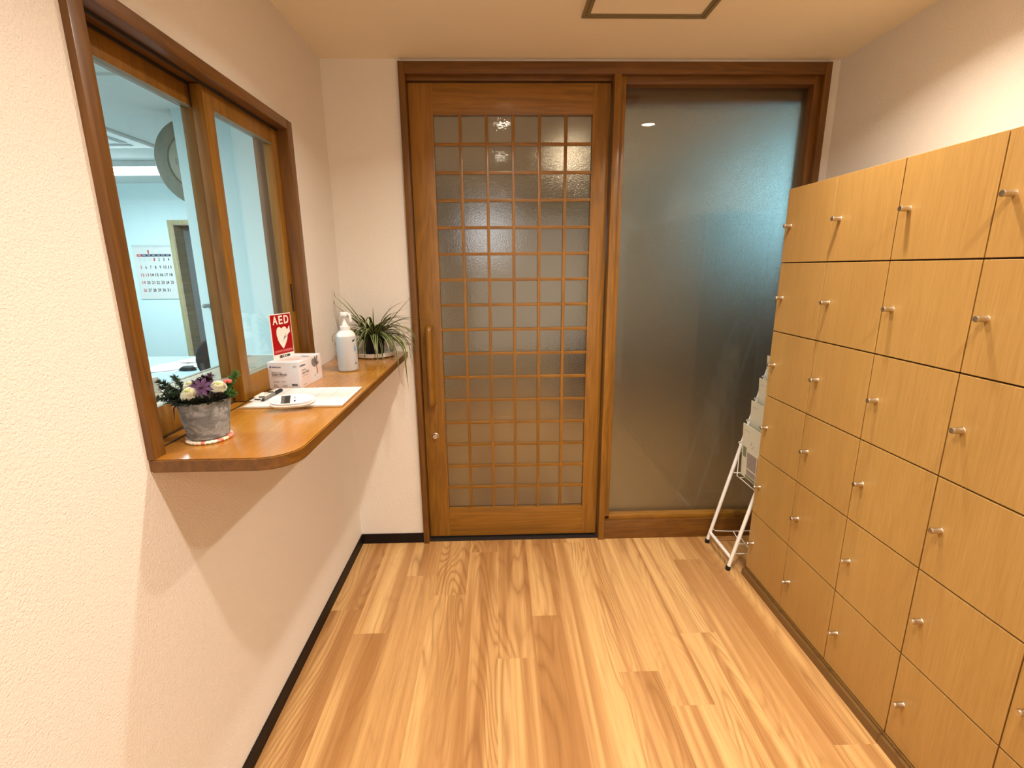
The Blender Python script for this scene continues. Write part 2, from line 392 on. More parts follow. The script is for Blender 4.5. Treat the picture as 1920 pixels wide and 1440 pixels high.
# ------------------------------------------------------------------ ceiling hatch
hx0, hx1, hy0, hy1 = .326, .795, 1.60, 2.07
o = thing('ceiling_hatch', ((hx0 + hx1) / 2, (hy0 + hy1) / 2, H), 'square ceiling access hatch with a thin dark metal frame', 'hatch')
b = MB(((hx0 + hx1) / 2, (hy0 + hy1) / 2, H)); fw = .017
for i, (off, ww, zt) in enumerate(((0, .012, .007), (.0145, .014, .005))):
    a0, a1, c0, c1 = hx0 + off, hx1 - off, hy0 + off, hy1 - off
    b.box(a0, a1, c1 - ww, c1, H - zt, H).box(a0, a1, c0, c0 + ww, H - zt, H).box(a0, a0 + ww, c0 + ww, c1 - ww, H - zt, H).box(a1 - ww, a1, c0 + ww, c1 - ww, H - zt, H)
b.build('frame', M['alu'], o)
MB(((hx0 + hx1) / 2, (hy0 + hy1) / 2, H)).box(hx0 + .0285, hx1 - .0285, hy0 + .0285, hy1 - .0285, H - .003, H).build('panel', M['ceiling'], o)

# ------------------------------------------------------------------ door wall: outer frame, sliding door, frosted window
FL, FR, FT = -.4328, 1.5335, 2.386
tr = thing('trim_1', (0, D, 0), 'brown stained wooden frame around the sliding door and frosted glass', 'frame', kind='structure')
T0 = (0, D, 0)
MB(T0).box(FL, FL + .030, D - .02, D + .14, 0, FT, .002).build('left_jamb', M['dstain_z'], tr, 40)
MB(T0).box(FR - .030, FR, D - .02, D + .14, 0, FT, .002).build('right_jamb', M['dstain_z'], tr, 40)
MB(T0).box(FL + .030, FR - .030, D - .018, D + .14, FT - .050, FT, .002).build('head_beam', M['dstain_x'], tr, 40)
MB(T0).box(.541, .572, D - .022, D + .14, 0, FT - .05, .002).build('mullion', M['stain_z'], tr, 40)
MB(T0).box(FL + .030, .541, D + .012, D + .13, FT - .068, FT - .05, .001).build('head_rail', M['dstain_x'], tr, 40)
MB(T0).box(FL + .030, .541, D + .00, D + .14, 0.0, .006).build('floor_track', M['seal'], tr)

DX0, DX1, DZ0, DZ1, DY0, DY1 = -.400, .533, .020, 2.312, D + .022, D + .058
GX0, GX1, GZ0, GZ1 = -.2905, .4525, .188, 2.180
dr = thing('door_1', ((DX0 + DX1) / 2, D + .04, 0), 'brown wooden sliding lattice door with small frosted glass squares', 'door', kind='structure')
ORG = ((DX0 + DX1) / 2, D + .04, 0)
MB(ORG).box(DX0, GX0, DY0, DY1, DZ0, DZ1, .0015).build('stile', M['stain_z'], dr, 40)
MB(ORG).box(GX1, DX1, DY0, DY1, DZ0, DZ1, .0015).build('stile', M['stain_z'], dr, 40)
MB(ORG).box(GX0, GX1, DY0, DY1, GZ1, DZ1, .0012).build('top_rail', M['stain_x'], dr, 40)
MB(ORG).box(GX0, GX1, DY0, DY1, DZ0, GZ0, .0012).build('bottom_rail', M['stain_x'], dr, 40)
NC, NR = 6, 16
bw = .0145
for i in range(1, NC):
    x = GX0 + (GX1 - GX0) * i / NC
    MB(ORG).box(x - bw / 2, x + bw / 2, D + .026, D + .0415, GZ0, GZ1, .0012).build('lattice_bar', M['stain_z'], dr, 40)
for j in range(1, NR):
    z = GZ0 + (GZ1 - GZ0) * j / NR
    MB(ORG).box(GX0, GX1, D + .0275, D + .0405, z - bw / 2, z + bw / 2, .0012).build('lattice_bar', M['stain_x'], dr, 40)
MB(ORG).box(GX0, GX1, D + .0425, D + .0465, GZ0, GZ1).build('glass_pane', M['frost_door'], dr)
hx = -.352
b = MB(ORG).tube([(hx, DY0 + .002, .80), (hx, DY0 - .02, .80), (hx, DY0 - .046, .80), (hx, DY0 - .050, .83), (hx, DY0 - .050, .99), (hx, DY0 - .050, 1.17), (hx, DY0 - .046, 1.195), (hx, DY0 - .02, 1.195), (hx, DY0 + .002, 1.195)], .0172, 16, smooth=2)
b.build('pull_handle', M['stain_z'], dr, 60)
b = MB(ORG); ry = Matrix.Rotation(math.radians(90), 4, 'X')
b.lathe([(0, .016), (.011, .016), (.0135, .013), (.014, .004), (.018, .002), (.018, 0)], (-.348, DY0, .617), 24, ry)
lk = b.build('key_cylinder', M['steel'], dr, 40)
MB(ORG).box(-.3492, -.3468, DY0 - .0165, DY0 - .0158, .612, .622).build('keyhole', M['seal'], lk)

wn = thing('window_1', (1.04, D + .05, 0), 'fixed frosted glass panel in a brown wooden frame right of the sliding door', 'window', kind='structure')
T1 = (1.04, D + .05, 0)
IX0, IX1 = .572, FR - .030
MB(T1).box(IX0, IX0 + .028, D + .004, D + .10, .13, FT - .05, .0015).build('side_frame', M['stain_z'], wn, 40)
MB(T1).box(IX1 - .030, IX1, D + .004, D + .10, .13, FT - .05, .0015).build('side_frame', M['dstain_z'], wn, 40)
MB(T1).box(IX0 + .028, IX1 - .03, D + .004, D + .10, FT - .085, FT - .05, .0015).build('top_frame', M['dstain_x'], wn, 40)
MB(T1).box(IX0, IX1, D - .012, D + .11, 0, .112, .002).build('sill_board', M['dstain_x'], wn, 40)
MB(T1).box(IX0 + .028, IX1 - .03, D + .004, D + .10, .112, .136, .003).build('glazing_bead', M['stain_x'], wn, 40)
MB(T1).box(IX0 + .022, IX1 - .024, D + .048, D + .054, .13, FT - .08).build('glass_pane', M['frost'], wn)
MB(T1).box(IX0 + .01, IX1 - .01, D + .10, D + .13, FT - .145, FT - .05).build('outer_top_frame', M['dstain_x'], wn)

# ------------------------------------------------------------------ reception window in the left wall
wr = thing('window_2', (XL, 1.5, CZ), 'reception window with two sliding glass sashes in a brown wooden frame', 'window', kind='structure')
TW = (XL, 1.5, CZ); FX = XL + .015; BX = -.893
MB(TW).box(BX, FX, 1.0229, 1.062, CZ, 2.0232, .002).build('side_jamb', M['dstain_z'], wr, 40)
MB(TW).box(BX, FX, 1.963, 2.0106, CZ, 2.0232, .002).build('side_jamb', M['dstain_z'], wr, 40)
MB(TW).box(BX, FX, 1.062, 1.963, 1.990, 2.0232, .002).build('head_jamb', M['dstain_y'], wr, 40)
MB(TW).box(-.803, -.7995, 1.062, 1.963, 1.982, 1.990).box(-.843, -.839, 1.062, 1.963, 1.982, 1.990).build('head_track', M['seal'], wr)
MB(TW).box(-.843, -.839, 1.062, 1.963, CZ, CZ + .0015).box(-.803, -.7985, 1.062, 1.963, CZ, CZ + .0015).build('sill_track', M['seal'], wr)
def sash(xf, xb, y0, y1, nm):
    s_ = MB(TW).box(xb, xf, y0, y0 + .047, CZ + .003, 1.987, .0015).box(xb, xf, y1 - .042, y1, CZ + .003, 1.987, .0015)
    s_.box(xb, xf, y0 + .047, y1 - .042, CZ + .003, 1.158, .0015).box(xb, xf, y0 + .047, y1 - .042, 1.932, 1.987, .0015)
    o = s_.build('sliding_sash', M['stain_z'], wr, 40)
    xm = (xf + xb) / 2
    MB(TW).box(xm - .0015, xm + .0015, y0 + .045, y1 - .04, 1.155, 1.935).build('glass_pane', M['glass'], o)
    g = .0022
    MB(TW).box(xm + .002, xf - .001, y0 + .047, y1 - .042, 1.1578, 1.1578 + g).box(xm + .002, xf - .001, y0 + .047, y1 - .042, 1.932 - g, 1.932).build('glazing_seal', M['clockdark'], o)
    return o
s1 = sash(-.845, -.879, 1.064, 1.560, 'near')
s2 = sash(-.805, -.838, 1.504, 1.961, 'far')
MB(TW).box(-.8052, -.8040, 1.934, 1.950, 1.33, 1.435, .0004).build('finger_pull', M['seal'], s2)

# ------------------------------------------------------------------ counter shelf
def counter_outline():
    pts = [(XL - .02, CY), (CX - .085, CY)]
    for k in range(0, 11):
        a = math.radians(-90 + 9 * k); pts.append((CX - .085 + .085 * math.cos(a), CY + .085 + .085 * math.sin(a)))
    pts += [(CX, 2.449), (XL + .002, 2.449), (XL + .002, 2.02), (XL - .02, 2.02)]
    return pts
b = MB((-.62, 1.7, CZ - CT))
pts = [(XL + .001, CY), (CX - .085, CY)]
for k in range(1, 11):
    a = math.radians(-90 + 9 * k); pts.append((CX - .085 + .085 * math.cos(a), CY + .085 + .085 * math.sin(a)))
pts += [(CX, D - .001), (XL + .001, D - .001), (XL + .001, 1.975), (-.885, 1.975), (-.885, 1.05), (XL + .001, 1.05)]
b.prism(pts, CT, Matrix.Translation((0, 0, CZ - CT)), .0025)
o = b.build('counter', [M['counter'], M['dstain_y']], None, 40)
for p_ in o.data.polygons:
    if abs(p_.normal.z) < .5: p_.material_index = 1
tag(o, 'brown varnished wooden reception counter shelf with a rounded near corner', 'counter')

# ------------------------------------------------------------------ lockers
ROWZ = [1.7941, 1.5005, 1.2099, .9199, .6302, .3400, .0425]
def locker(y_far, ncol, label):
    cw = .2955; y_near = y_far - ncol * cw
    org = (LX + .19, (y_far + y_near) / 2, 0)
    lo = thing('shoe_locker', org, label, 'locker', 'oak shoe lockers along the right wall')
    MB(org).box(LX + .019, XR - .002, y_near + .0005, y_far - .0005, .0425, 1.7935).build('body', M['carcass'], lo)
    MB(org).box(LX + .0192, XR - .002, y_far - .0005, y_far, .0425, 1.794).box(LX + .0192, XR - .002, y_near + .001, y_far - .0005, 1.7935, 1.7943).build('end_panel', M['oak'], lo)
    MB(org).box(LX - .0177, XR - .002, y_near + .0005, y_far, 0, .034, .001).build('plinth', M['plinth'], lo)
    MB(org).box(LX - .006, XR - .01, y_near + .0005, y_far, .0345, .0415).build('plinth_rail', M['plinth'], lo)
    for c in range(ncol):
        ya = y_far - c * cw; yb = ya - cw
        for r in range(6):
            zt, zb = ROWZ[r], ROWZ[r + 1]
            gt = .0028 if r else 0; g = .0018
            d = MB(org).box(LX, LX + .018, yb + g, ya - g, zb + .002, zt - gt, .0008, 1).build('door', M['oak'], lo)
            zk = (zt + zb) / 2; yk = ya - .040
            k = MB(org); ryk = Matrix.Rotation(math.radians(-90), 4, 'Y')
            k.lathe([(.0088, 0), (.0080, .0015), (.0080, .022), (.0086, .026), (.0074, .0295), (0, .030)], (LX, yk, zk), 16, ryk)
            k.build('knob', M['nickel'], d, 50)
    return lo
locker(2.0961, 3, 'far bank of pale oak shoe lockers with small metal knobs, next to the magazine rack')
locker(2.0961 - 3 * .2955 - .0005, 3, 'near bank of pale oak shoe lockers running out of the right edge')

# ------------------------------------------------------------------ office behind the reception window
OC = 2.35
m = MB().box(-4.9, -3.325, 5.3, 5.4, 0, OC + .1).box(-2.5, -.893, 5.3, 5.4, 0, OC + .1).box(-3.325, -2.5, 5.3, 5.4, 1.96, OC + .1)
struct(m.build('wall_office_far', M['office_wall']), 'white office wall holding the calendar and a doorway', 'wall')
struct(MB().box(-5.0, -4.9, -.6, 5.4, 0, OC + .1).build('wall_office_left', M['office_wall']), 'white side wall of the office', 'wall')
struct(MB().box(-5.0, -.893, -.7, -.6, 0, OC + .1).build('wall_office_front', M['office_wall']), 'white near wall of the office', 'wall')
struct(MB().box(-5.0, -.8935, -.7, 6.6, OC, OC + .1).build('ceiling', M['office_ceiling']), 'pale office ceiling with an air conditioner', 'ceiling')
struct(MB().box(-4.9, -.8935, 2.47, 2.93, OC - .012, OC).build('trim_2', M['office_ceiling']), 'shallow beam across the office ceiling', 'beam')
struct(MB().box(-1.748, -1.415, 2.93, 3.05, 0, OC).box(-1.415, -.8935, 2.918, 3.05, 0, OC).build('wall_partition', M['office_wall']), 'white partition wall standing inside the office', 'wall')
m = MB().box(-4.0, -3.9, 5.4, 6.5, 0, OC).box(-4.0, -2.2, 6.5, 6.6, 0, OC).box(-2.3, -2.2, 5.4, 6.5, 0, OC)
struct(m.build('wall_hall', M['hall']), 'dim grey wall of the corridor behind the office doorway', 'wall')
dw = thing('trim_3', (-2.9, 5.3, 0), 'olive wooden frame of the office doorway', 'frame', kind='structure')
T3 = (-2.9, 5.3, 0)
MB(T3).box(-3.365, -3.325, 5.28, 5.30, 0, 1.995).build('left_casing', M['olive'], dw)
MB(T3).box(-3.325, -2.49, 5.28, 5.30, 1.962, 1.995).build('top_casing', M['olive'], dw)
MB(T3).box(-3.325, -3.305, 5.28, 5.43, 0, 1.962).box(-3.305, -2.5, 5.28, 5.43, 1.945, 1.962).build('inner_lining', M['iwood'], dw)
MB(T3).box(-2.52, -2.48, 5.28, 5.43, 0, 1.995).build('right_casing', M['olive'], dw)
d2 = thing('door_2', (-2.9, 5.42, 0), 'half open grey door inside the office doorway', 'door', kind='structure')
Mx = Matrix.Translation((-3.30, 5.42, 0)) @ Matrix.Rotation(math.radians(38), 4, 'Z')
MB((-2.9, 5.42, 0)).obox(Mx, 0, .78, 0, .035, .01, 1.94, .002).build('leaf', M['hall'], d2)
o = MB((-3.04, 5.45, 1.2)).box(-3.07, -3.02, 5.46, 5.50, 1.24, 1.42, .006).build('dispenser', M['white']); o.parent = None
bpy.data.objects.remove(o)
# office fittings
o = thing('ceiling_light', (-3.3, 4.33, OC), 'long bright white fluorescent ceiling light in the office', 'light')
OL = (-3.3, 4.33, OC)
MB(OL).box(-3.95, -2.65, 4.25, 4.41, OC - .045, OC, .006).build('housing', M['white'], o)
M['tube'] = emit('tube_glow', (.78, .95, 1, 1), 16.0)
MB(OL).cyl((-3.92, 4.33, OC - .075), (-2.68, 4.33, OC - .075), .022).build('tube', M['tube'], o)
area('office_tube_light', (-3.0, 4.1, OC - .12), (0, 0, 0), 50, (.80, .97, 1.0), 1.4, .3)
area('office_tube_light', (-2.6, 1.4, OC - .05), (0, 0, 0), 78, (.80, .97, 1.0), 1.2, .3)
o = thing('air_conditioner', (-2.85, 3.35, OC), 'square white cassette air conditioner in the office ceiling', 'air conditioner')
OA = (-2.85, 3.35, OC)
MB(OA).box(-3.30, -2.39, 2.90 + .05, 3.76, OC - .022, OC, .006).build('panel', M['white'], o)
for (a0, a1, c0, c1) in ((-3.2, -2.49, 3.64, 3.69), (-3.2, -2.49, 3.03, 3.08), (-3.22, -3.17, 3.12, 3.60), (-2.52, -2.47, 3.12, 3.60)):
    MB(OA).box(a0, a1, c0, c1, OC - .024, OC - .021).build('vent_slot', M['grey'], o)
MB(OA).box(-3.08, -2.60, 3.14, 3.58, OC - .027, OC - .021, .002).build('intake_grille', M['inkpale'], o)
# round disc fixed behind the partition edge
dc = (-1.752, 3.115, 2.10)
o = thing('round_plaque', dc, 'large round beige disc with a raised inner ring, half hidden behind the partition', 'disc')
ryd = Matrix.Rotation(math.radians(90), 4, 'X') 
tl = Matrix.Rotation(math.radians(14), 4, 'Z') @ Matrix.Scale(1.17, 4)
dsh = Matrix.Rotation(math.radians(7), 4, 'Z') @ Matrix.Diagonal((.88, 1.0, 1, 1))
b = MB(dc).lathe([(0, .0), (.20, .0), (.205, .012), (.195, .03), (.165, .036), (.135, .036), (.128, .030)], dc, 48, tl @ ryd @ dsh, 1, 1); b.build('rim', M['clockdark'], o, 40)
b = MB(dc).lathe([(0, .034), (.12, .034), (.128, .030)], dc, 48, tl @ ryd @ dsh); f_ = b.build('face', M['clockmid'], o, 40)
b = MB(dc)
Mt = Matrix.Translation(dc) @ tl @ ryd
for kx in range(4): b.obox(Mt, -.085 + kx * .008, -.081 + kx * .008, -.015, .015, .034, .0355)
b.build('speaker_slots', M['grey'], f_)
# small peg on the partition
o = MB((-1.70, 2.93, 1.289)).cyl((-1.702, 2.93, 1.289), (-1.702, 2.885, 1.289), .011).sphere((-1.702, 2.885, 1.289), .013).build('wall_peg', M['grey'], None, 50)
tag(o, 'small grey round peg sticking out of the white partition', 'peg')
# calendar on far wall
cal = thing('wall_calendar', (-3.565, 5.298, 1.2), 'white wall calendar page for January with black and red dates', 'calendar')
OCAL = (-3.565, 5.298, 1.2)
cx0, cx1, cz0, cz1 = -3.765, -3.365, 1.205, 1.755
MB(OCAL).box(cx0, cx1, 5.290, 5.298, cz0, cz1).build('page', M['paper'], cal)
Mc = frame_M((cx0, 5.2895, cz0), (1, 0, 0), (0, 0, 1)); cwid = cx1 - cx0; chei = cz1 - cz0
MB(OCAL).obox(Mc, .0, cwid, chei - .02, chei, 0, .003).build('binding_strip', M['inkpale'], cal)
b = MB(OCAL).obox(Mc, .095, .375, .437, .455, 0, .0008); 
hb = MB(OCAL).obox(Mc, .092, .38, .434, .457, 0, .0008).build('weekday_band', M['navy'], cal)
b.bm.free()
bred, bblk, bgry = MB(OCAL), MB(OCAL), MB(OCAL)
colx = [.035 + .025 + i * .0485 for i in range(7)]
hb2 = MB(OCAL).obox(Mc, .035, .083, .434, .457, .0002, .0010)
hb2.build('weekday_band', M['inkred'], cal)
MB(OCAL).obox(Mc, .083, .092, .434, .457, 0, .0008).build('weekday_band', M['navy'], cal)
wk = MB(OCAL)
for i, s_ in enumerate(('SUN', 'MON', 'TUE', 'WED', 'THU', 'FRI', 'SAT')): wk.text(s_, Mc, colx[i], .440, .030, .011, .003, anchor='C')
wk.build('weekday_lettering', M['paper'], cal)
bred.text('1', Mc, .150, .463, .014, .036, bold=.02)
bgry.text('JANUARY', Mc, .04, .475, .07, .012).text('12', Mc, .19, .468, .02, .010).text('12', Mc, .19, .482, .02, .010).text('2025', Mc, .25, .475, .04, .012)
rows = [['29', '30', '31', '1', '2', '3', '4'], ['5', '6', '7', '8', '9', '10', '11'], ['12', '13', '14', '15', '16', '17', '18'], ['19', '20', '21', '22', '23', '24', '25'], ['26', '27', '28', '29', '30', '31', '1']]
for r, row in enumerate(rows):
    for c, s_ in enumerate(row):
        tgt = bgry if (r == 0 and c < 3) or (r == 4 and c == 6) else (bred if c == 0 or s_ == '13' or (r == 0 and c == 3) else bblk)
        sm = r == 4 and c == 6
        tgt.text(s_, Mc, colx[c], .388 - r * .078, (.014 if len(s_) == 1 else .032) * (.6 if sm else 1), .032 * (.6 if sm else 1), bold=.02, anchor='C')
bred.build('red_dates', M['inkred'], cal); bblk.build('black_dates', M['ink'], cal); bgry.build('grey_dates', M['inkpale'], cal)
# desk with its papers
dk = thing('office_desk', (-3.2, 3.9, 0), 'white office desk behind the reception window', 'desk')
OD = (-3.2, 3.9, 0)
MB(OD).box(-4.3, -2.30, 3.2, 4.55, .69, .715, .003).build('desktop', M['desk'], dk)
for x in (-4.25, -2.40):
    for y in (3.25, 4.45): MB(OD).box(x, x + .05, y, y + .05, 0, .69).build('leg', M['steel'], dk)
def paper(loc, w_, h_, rz, label):
    b = MB(loc); b.obox(Matrix.Translation(loc) @ Matrix.Rotation(math.radians(rz), 4, 'Z'), -w_ / 2, w_ / 2, -h_ / 2, h_ / 2, 0, .003)
    tag(b.build('paper_sheet', M['paper']), label, 'paper', 'loose papers on the office desk')
paper((-2.72, 3.98, .715), .30, .42, 8, 'white paper sheet on the office desk left of the mouse')
paper((-2.62, 4.30, .715), .42, .30, -12, 'white paper sheet at the back of the office desk behind the mouse')
paper((-2.47, 4.10, .7182), .30, .21, 20, 'white paper sheet on the office desk beside the black chair')
ms = thing('computer_mouse', (-2.49, 3.87, .7182), 'black computer mouse lying on the papers of the office desk', 'mouse')
OM = (-2.49, 3.87, .7182)
b = MB(OM).sphere((-2.49, 3.87, .7182), .045, (1.5, .85, .8)); bmesh.ops.bisect_plane(b.bm, geom=b.bm.verts[:] + b.bm.edges[:] + b.bm.faces[:], plane_co=(0, 0, .7182), plane_no=(0, 0, 1), clear_inner=True)
bmesh.ops.holes_fill(b.bm, edges=b.bm.edges[:]); b.build('shell', M['black'], ms, 60)
MB(OM).tube([(-2.55, 3.87, .728), (-2.60, 3.84, .722), (-2.66, 3.80, .72), (-2.76, 3.76, .72), (-2.9, 3.76, .72)], .003, 6, smooth=2).build('cable', M['grey'], ms, 60)
MB(OM).cyl((-2.455, 3.862, .748), (-2.455, 3.878, .748), .010, seg=12).build('scroll_wheel', M['grey'], ms)
# black office chair
ch = thing('office_chair', (-2.03, 3.6, 0), 'black mesh office chair at the office desk, half hidden by the partition', 'chair')
OH = (-2.03, 3.6, 0)
b = MB(OH).sphere((-2.04, 3.60, .84), .2, (1.05, .22, .95), 20); b.build('backrest', M['blackfab'], ch, 60)
MB(OH).box(-2.26, -1.84, 3.60, 4.05, .43, .50, .025).build('seat', M['blackfab'], ch, 40)
MB(OH).cyl((-2.04, 3.82, .10), (-2.04, 3.82, .43), .028).build('gas_lift', M['steel'], ch, 40)
b = MB(OH).tube([(-2.04, 3.82, .44), (-2.04, 3.60, .46), (-2.04, 3.58, .62), (-2.04, 3.60, .7)], .02, smooth=1); b.build('back_support', M['black'], ch, 50)
for k in range(5):
    a = k * 2 * math.pi / 5 + .3; ex, ey = -2.04 + .24 * math.cos(a), 3.82 + .24 * math.sin(a)
    leg = MB(OH).cyl((-2.04, 3.82, .11), (ex, ey, .07), .022, .015, 10).build('leg', M['black'], ch, 40)
    MB(OH).cyl((ex - .012 * math.sin(a), ey + .012 * math.cos(a), .028), (ex + .012 * math.sin(a), ey - .012 * math.cos(a), .028), .028, seg=14).build('caster', M['black'], leg, 40)
# inner counter of the office side
o = MB((-1.06, 1.6, 1.05)).box(-1.225, BX - .0005, .9, 2.40, 1.048, 1.080, .003).build('inner_counter', M['iwood'])
MB((-1.06, 1.6, 1.05)).box(-1.243, -1.2255, .9, 2.40, 1.040, 1.0815, .002).build('edge_strip', M['clockdark'], o)
tag(o, 'pale wooden counter shelf on the office side of the reception window', 'counter')
o = thing('tape_dispenser', (-1.195, 1.66, 1.08), 'grey rounded desktop object standing on the inner counter by the window jamb', 'dispenser')
b = MB((-1.195, 1.66, 1.08)).lathe([(0, 0), (.018, 0), (.021, .006), (.020, .045), (.016, .053), (0, .055)], (-1.195, 1.66, 1.08), 20); b.build('body', M['inkpale'], o, 40)

# ------------------------------------------------------------------ AED sign
P1 = Vector((-.790, 1.699, CZ + .0958)); dv = Vector((math.sin(math.radians(17)), math.cos(math.radians(17)), 0)); SW = .1045
Ms = frame_M(P1, dv, (0, 0, 1))
ad = thing('sign', tuple(P1), 'red and white AED sign card with a heart standing on top of the mask box', 'sign')
OS = tuple(P1); SH = .161; RB = .019
MB(OS).obox(Ms, 0, SW, 0, SH, -.003, 0, .0004).build('card', M['signwhite'], ad)
MB(OS).obox(Ms, .003, SW - .003, RB, SH - .003, 0, .0006).build('red_field', M['aedred'], ad)
MB(OS).obox(Ms, .03, SW - .03, 0, .002, -.010, -.002, .0005).build('foot', M['signwhite'], ad)
MB(OS).text('A', Ms, .012, .124, .024, .030, .0014, .02).text('E', Ms, .042, .124, .019, .030, .0014, .02).text('D', Ms, .068, .124, .023, .030, .0014, .02).build('lettering', M['signwhite'], ad)
def hp(x, y):
    lx = 65 + 75 * (y - 165) / 1085; rx = 600 + 90 * (y - 35) / 1030; ty = 165 - 130 * (x - 65) / 535; by = 1250 - 185 * (x - 140) / 550
    return ((x - lx) / (rx - lx) * SW, RB + (by - y) / (by - ty) * (SH - RB))
HP = [(400, 1030), (330, 940), (270, 830), (235, 700), (228, 600), (245, 510), (275, 472), (310, 462), (345, 480), (368, 495), (392, 455), (428, 430), (465, 440), (490, 480), (510, 500), (560, 385), (582, 545), (512, 640), (512, 700), (490, 800), (450, 920)]
MB(OS).prism([hp(*p_) for p_ in HP], .0008, Ms @ Matrix.Translation((0, 0, .0005))).build('heart', M['signwhite'], ad)
BP = [(375, 845), (425, 735), (405, 745), (470, 600), (445, 690), (470, 680), (505, 660), (440, 740)]
MB(OS).prism([hp(*p_) for p_ in BP], .0006, Ms @ Matrix.Translation((0, 0, .0012))).build('bolt', M['clockdark'], ad)
MB(OS).text('自動体外式除細動器', Ms, .008, RB + .006, .088, .009, .0014).build('small_lettering', M['inkpink'], ad)
MB(OS).text('SECOM', Ms, .028, RB - .014, .052, .0095, .001, .03).build('logo', M['ink'], ad)

# ------------------------------------------------------------------ mask box
rz = math.radians(-3.5)
bo = Vector((-.806, 1.675, CZ)); BW, BL, BH = .110, .188, .0955
ex = Vector((math.cos(math.radians(-8)), math.sin(math.radians(-8)), 0)); ex = Vector((1, -.10, 0)).normalized(); ey = Vector((-.03, 1, 0)).normalized()
mb = thing('mask_box', tuple(bo), 'white and pink cardboard box of face masks on the counter', 'box')
Mb = Matrix.Translation(bo) @ Matrix.Rotation(math.radians(-3), 4, 'Z')
OB = tuple(bo)
t = NT('mask_box_card'); n_ = t.noise(t.pos(), 9, 1); t.p(Base_Color=t.mix(t.maprange(n_, .4, .6, 0, 1), (.72, .60, .58, 1), (.74, .71, .74, 1)), Roughness=.5)
M['boxcard'] = t.m
M['boxgrey'] = plain('box_grey_print', (.20, .18, .17, 1), .6); M['boxpink'] = plain('box_pink_print', (.76, .55, .50, 1), .6)
MB(OB).obox(Mb, 0, BW, 0, BL, 0, BH, .0012).build('carton', M['boxcard'], mb)
Mf = Mb @ frame_M((0, -.0002, 0), (1, 0, 0), (0, 0, 1))
Mr = Mb @ frame_M((BW + .0002, 0, 0), (0, 1, 0), (0, 0, 1))
b = MB(OB).prism([(.008, .082), (.0135, .082), (.0135, .078), (.01075, .0745), (.008, .078)], .0004, Mf).text('Medicom', Mf, .017, .0765, .030, .005, bold=.02)
b.prism([(.008, .082), (.0135, .082), (.0135, .078), (.01075, .0745), (.008, .078)], .0004, Mr).text('Medicom', Mr, .018, .0765, .034, .006, bold=.02)
b.build('maker_lettering', M['navy'], mb)
b = MB(OB).text('Safe+Mask', Mf, .013, .048, .054, .0095, .0004, .02).text('Medical face masks', Mf, .013, .0585, .034, .003).text('50', Mf, .090, .0765, .010, .006)
b.text('SAFE+MASK', Mf, .016, .0245, .020, .0035).text('TYPE 1', Mf, .044, .0245, .018, .0035).text('50pcs', Mf, .016, .013, .012, .004).text('Safe+Mask', Mr, .022, .047, .055, .010).text('Medical', Mr, .022, .060, .03, .005)
for i in range(3): b.obox(Mf, .015, .032, .005 + i * .003, .0058 + i * .003, 0, .0003).obox(Mf, .046, .064, .008 + i * .003, .0088 + i * .003, 0, .0003)
b.obox(Mf, .013, .06, .0445, .0453, 0, .0003).obox(Mr, .022, .07, .040, .041, 0, .0003).obox(Mr, .024, .05, .009, .0105, 0, .0003)
b.build('product_lettering', M['boxgrey'], mb)
b = MB(OB); x = .080
random.seed(3)
while x < .100:
    ww = random.choice((.0006, .001, .0015)); b.obox(Mf, x, x + ww, .011, .019, 0, .0003); x += ww + random.choice((.0006, .0009))
b.build('barcode', M['ink'], mb)
def petal(cx_, cy_, L_, W_, ang, n=10):
    pts = []
    for k in range(n):
        a = 2 * math.pi * k / n; px, py = L_ / 2 * math.cos(a) + L_ / 2, W_ / 2 * math.sin(a)
        pts.append((cx_ + px * math.cos(ang) - py * math.sin(ang), cy_ + px * math.sin(ang) + py * math.cos(ang)))
    return pts
b = MB(OB)
for (L_, W_, a) in ((.044, .030, 150), (.036, .015, 108), (.036, .016, 72), (.024, .012, 20), (.038, .008, -80)):
    b.prism(petal(.142, .060, L_, W_, math.radians(a)), .0003, Mr)
b.prism(petal(.122, .018, .010, .005, 1.3), .0003, Mr).prism(petal(.137, .012, .004, .004, 1.3), .0003, Mr)
Mtop = Mb @ Matrix.Translation((0, 0, BH))
b.prism(petal(.06, .13, .045, .012, -.4), .0003, Mtop)
b.build('flower_print', M['boxgrey'], mb)
b = MB(OB)
for (L_, W_, a) in ((.034, .022, -25), (.030, .012, -110)): b.prism(petal(.146, .052, L_, W_, math.radians(a)), .00025, Mr)
b.prism([(.015, .02), (.07, .012), (.10, .06), (.05, .075)], .00025, Mtop).build('pink_print', M['boxpink'], mb)
MB(OB).obox(Mtop, .012, .098, .0150, .0156, 0, .0003).build('tear_line', M['boxgrey'], mb)

# ------------------------------------------------------------------ clipboard with visitor sheet, pen, thermometer
cb = thing('clipboard', (-.635, 1.545, CZ), 'clipboard with a lined visitor sheet lying on the counter', 'clipboard')
OBC = (-.635, 1.545, CZ)
Mk = Matrix.Translation(OBC) @ Matrix.Rotation(math.radians(1.0), 4, 'Z')
M['board'] = plain('clipboard_hardboard', srgb(186, 150, 108), .5)
MB(OBC).obox(Mk, -.153, .152, -.119, .119, .0002, .0035, .0008).build('board', M['board'], cb)
MB(OBC).obox(Mk, -.140, .154, -.116, .117, .0037, .0065).build('paper_stack', M['paper'], cb)
b = MB(OBC); mk2 = Mk @ Matrix.Translation((0, 0, .0065))
for i in range(15): b.obox(mk2, -.085, .140, -.105 + i * .0148, -.1036 + i * .0148, 0, .0002)
for xx in (-.085, -.03, .035, .085, .14): b.obox(mk2, xx, xx + .0012, -.105, .103, 0, .0002)
b.build('ruled_table', M['inkgrey'], cb)
